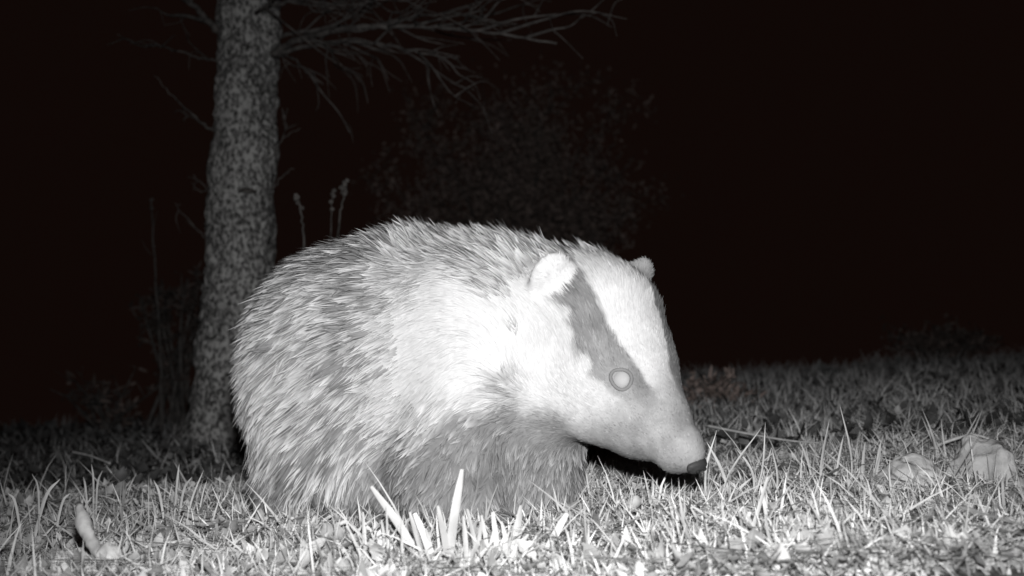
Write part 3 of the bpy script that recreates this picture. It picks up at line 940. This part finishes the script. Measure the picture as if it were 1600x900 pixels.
tuft('tall upright grass tuft in front of the foreleg with one long broad blade', (705, 900), 1.09, [
    (698, 905, 708, 820, 722, 733, 15), (690, 905, 672, 860, 648, 802, 11), (702, 905, 696, 850, 684, 790, 10),
    (728, 905, 728, 860, 724, 806, 9), (742, 905, 746, 865, 752, 816, 7), (715, 905, 735, 870, 748, 850, 8), (690, 905, 664, 880, 640, 862, 8),
    (735, 905, 720, 880, 700, 862, 8), (758, 900, 764, 868, 771, 830, 6), (765, 900, 780, 880, 786, 862, 6)])
tuft('long leaning blade grass tuft crossing the dark belly, left of the upright tuft', (655, 905), 1.10, [
    (668, 905, 630, 830, 580, 760, 13), (672, 905, 655, 850, 640, 800, 8), (640, 905, 622, 880, 600, 868, 8), (655, 905, 655, 885, 668, 858, 8),
    (660, 900, 672, 860, 665, 826, 7)])
tuft('pair of thick pale blades leaning right near the bottom centre', (815, 895), 1.11, [
    (800, 895, 806, 845, 814, 790, 14), (838, 892, 860, 850, 886, 802, 12), (825, 892, 835, 870, 850, 852, 8), (815, 895, 820, 870, 812, 850, 6)])
tuft('dense low grass tuft of many pale blades between the two tallest foreground tufts', (760, 905), 1.09, [
    (770, 905, 776, 860, 770, 800, 9), (752, 905, 742, 850, 730, 795, 8), (782, 905, 790, 850, 784, 815, 8), (745, 905, 728, 870, 712, 845, 8),
    (790, 905, 806, 860, 826, 835, 9), (765, 905, 760, 850, 752, 805, 7), (735, 905, 716, 880, 690, 862, 8), (800, 905, 770, 880, 745, 850, 8)])
tuft('small pale grass tuft under the belly with thin upright blades', (570, 905), 1.12, [
    (572, 905, 570, 850, 567, 800, 7), (590, 905, 600, 850, 596, 812, 5), (560, 905, 545, 870, 528, 852, 7), (580, 905, 584, 880, 600, 858, 7),
    (610, 905, 606, 870, 604, 790, 4)])
tuft('wide grass tuft at the bottom right with broad blades leaning right', (1150, 898), 1.13, [
    (1130, 898, 1150, 850, 1172, 800, 9), (1140, 898, 1170, 840, 1200, 745, 8), (1160, 898, 1196, 830, 1190, 760, 6), (1180, 898, 1205, 850, 1212, 830, 10),
    (1120, 898, 1105, 860, 1085, 845, 8), (1190, 898, 1178, 870, 1160, 845, 7), (1200, 898, 1230, 870, 1262, 852, 8)])
tuft('open grass tuft just right of the snout with long thin crossing blades', (1140, 800), 1.38, [
    (1120, 806, 1140, 740, 1190, 668, 5), (1108, 806, 1102, 740, 1120, 672, 5), (1150, 800, 1130, 740, 1104, 690, 6), (1165, 800, 1190, 740, 1196, 660, 5),
    (1180, 800, 1176, 740, 1150, 700, 5), (1130, 800, 1150, 770, 1176, 745, 6), (1205, 800, 1215, 750, 1206, 700, 5)], 'grass tufts beyond the snout')
tuft('grass tuft with straight upright blades right of the middle on the dim turf', (1290, 780), 1.5, [
    (1280, 784, 1284, 720, 1296, 655, 6), (1300, 784, 1310, 720, 1318, 680, 5), (1276, 784, 1262, 720, 1250, 690, 5), (1330, 784, 1330, 710, 1312, 632, 5),
    (1350, 784, 1348, 730, 1352, 690, 7), (1296, 784, 1330, 750, 1345, 700, 5), (1362, 784, 1372, 720, 1376, 690, 8)], 'grass tufts beyond the snout')
tuft('sparse tall grass tuft near the far right edge', (1500, 760), 1.75, [
    (1490, 760, 1500, 700, 1530, 645, 5), (1510, 760, 1512, 700, 1535, 640, 4), (1480, 760, 1462, 700, 1440, 650, 4), (1500, 760, 1480, 720, 1470, 680, 4)], 'grass tufts beyond the snout')
tuft('short bright grass tuft at the hind foot, blades splayed flat', (505, 838), 1.34, [
    (480, 842, 505, 815, 540, 795, 7), (500, 842, 520, 820, 528, 785, 6), (470, 842, 462, 815, 470, 780, 6), (500, 842, 470, 820, 440, 800, 7),
    (520, 842, 548, 826, 575, 820, 8), (462, 842, 440, 825, 418, 815, 6)])
tuft('grass tuft on the left turf with a tall blade leaning left', (60, 820), 1.42, [
    (45, 820, 70, 780, 94, 748, 7), (62, 820, 60, 770, 50, 740, 4), (80, 820, 96, 790, 110, 770, 5), (40, 820, 25, 790, 12, 770, 5)], 'grass tufts left of the badger')
tuft('thin upright grass tuft on the far edge of the left turf', (148, 785), 1.62, [
    (146, 785, 146, 755, 143, 725, 4), (150, 785, 152, 760, 160, 735, 4), (140, 785, 134, 765, 130, 745, 4)], 'grass tufts left of the badger')
tuft('grass tuft of a few curved blades halfway between left edge and badger', (272, 800), 1.5, [
    (270, 800, 276, 760, 280, 725, 5), (276, 800, 286, 770, 300, 745, 5), (262, 800, 250, 775, 240, 750, 5), (285, 800, 300, 780, 318, 735, 4)], 'grass tufts left of the badger')

def straw_stem(label, pts, r, tone=.55, lift=.0, name='dry_stem'):
    P3 = [at(*p) for p in pts]
    for q in P3: q[2] = max(q[2], gz(q[0], q[1]) + r + .002)
    pth = bezier(P3, 8)
    v_, f_ = tube(pth, np.linspace(r, r * .6, len(pth)), 7, .15, 3)
    o = mesh_np(name, v_, f_, M_straw, colors=np.full(len(v_), tone), origin=pth[0])
    tag(o, label, 'stem', 'loose dry stems on the turf'); return o
straw_stem('long dry stem lying in a shallow curve below the rump', [(285, 802, 1.40), (360, 828, 1.33), (450, 846, 1.28), (540, 850, 1.26), (600, 843, 1.24)], .0034, .5)
straw_stem('short thick pale stem pointing up towards the hind foot', [(465, 838, 1.28), (500, 830, 1.27), (542, 814, 1.26)], .0042, .65)
straw_stem('pale straight stem at the lower left beside the broken stick', [(228, 855, 1.22), (262, 850, 1.22), (298, 842, 1.23)], .0036, .65)
straw_stem('longer pale stem lying flat at the bottom left of centre', [(355, 878, 1.15), (420, 870, 1.16), (500, 852, 1.18)], .0032, .6)
straw_stem('pale stem at the very bottom edge left of centre', [(190, 893, 1.10), (260, 893, 1.10), (330, 895, 1.09)], .0036, .55)
straw_stem('broad pale stem lying above the bottom edge stem', [(305, 862, 1.18), (350, 857, 1.19), (395, 852, 1.20)], .0036, .6)
straw_stem('thick bowed dry stem lying diagonally at the bottom right', [(1300, 780, 1.36), (1345, 812, 1.27), (1400, 838, 1.20), (1480, 858, 1.16)], .0040, .45)
straw_stem('thin arched dry stem bending over the dim turf at the right', [(1440, 712, 1.75), (1475, 692, 1.72), (1520, 680, 1.70), (1552, 688, 1.68)], .0030, .5)
straw_stem('dark thin stem leaning over the dim turf right of the snout', [(1105, 665, 1.85), (1160, 676, 1.80), (1230, 688, 1.75), (1280, 692, 1.72)], .0024, .3)
straw_stem('pale dry stem lying behind the left turf edge', [(112, 706, 2.05), (140, 712, 2.0), (172, 724, 1.95)], .0030, .3)

# stones and pale lumps at the right
def stone(label, u, v, Y, r, seed, mat=M_stone):
    c0 = at(u, v, Y); c0[2] = gz(c0[0], Y) + r[2] * .45
    bm = bmesh.new(); bmesh.ops.create_icosphere(bm, subdivisions=5, radius=1)
    V = np.array([q.co for q in bm.verts])
    n_ = 1 + (noise(V + seed, 1.6) - .5) * .55 + (noise(V + seed, 4.) - .5) * .22 + (noise(V + seed, 13.) - .5) * .06
    V = V * n_[:, None] * np.array(r)
    for q, w in zip(bm.verts, V): q.co = w
    me = bpy.data.meshes.new('stone'); bm.to_mesh(me); bm.free(); me.materials.append(mat)
    for p_ in me.polygons: p_.use_smooth = True
    o = bpy.data.objects.new('stone', me); o.location = c0; col.objects.link(o)
    tag(o, label, 'stone', 'pale stones at the right')
stone('pale rounded stone half sunk in the turf at the right', 1425, 775, 1.46, (.042, .036, .034), 3)
stone('larger pale stone at the right edge of the turf, rightmost', 1545, 765, 1.50, (.046, .045, .050), 8)
stone('flat dark stone at the bottom right below the two pale ones', 1530, 850, 1.28, (.090, .06, .016), 12)
stone('small pale clod in the turf near the bottom right stem', 1270, 860, 1.25, (.036, .03, .020), 15)

# broken pale stick with a round pod, lower left
e = empty('pale_stick', on_ground(175, 880)); tag(e, 'bright broken white stick with a round pod end at the lower left', 'stick')
pth = bezier([at(124, 790, 1.17), at(133, 825, 1.15), at(150, 858, 1.13), at(183, 895, 1.10)], 8)
rs = np.interp(np.linspace(0, 1, len(pth)), [0, .25, .5, 1], [.0035, .0085, .0065, .0050])
v_, f_ = tube(pth, rs, 10, .35, 5); mesh_np('stick_shaft', v_, f_, M_straw, e, colors=np.full(len(v_), .5))
v_, f_ = uv_sphere(at(170, 870, 1.11), (.012, .010, .0145)); v_ = v_ + (noise(v_, 130.)[:, None] - .5) * .004
mesh_np('pod', v_, f_, M_straw, e, colors=np.full(len(v_), .55))
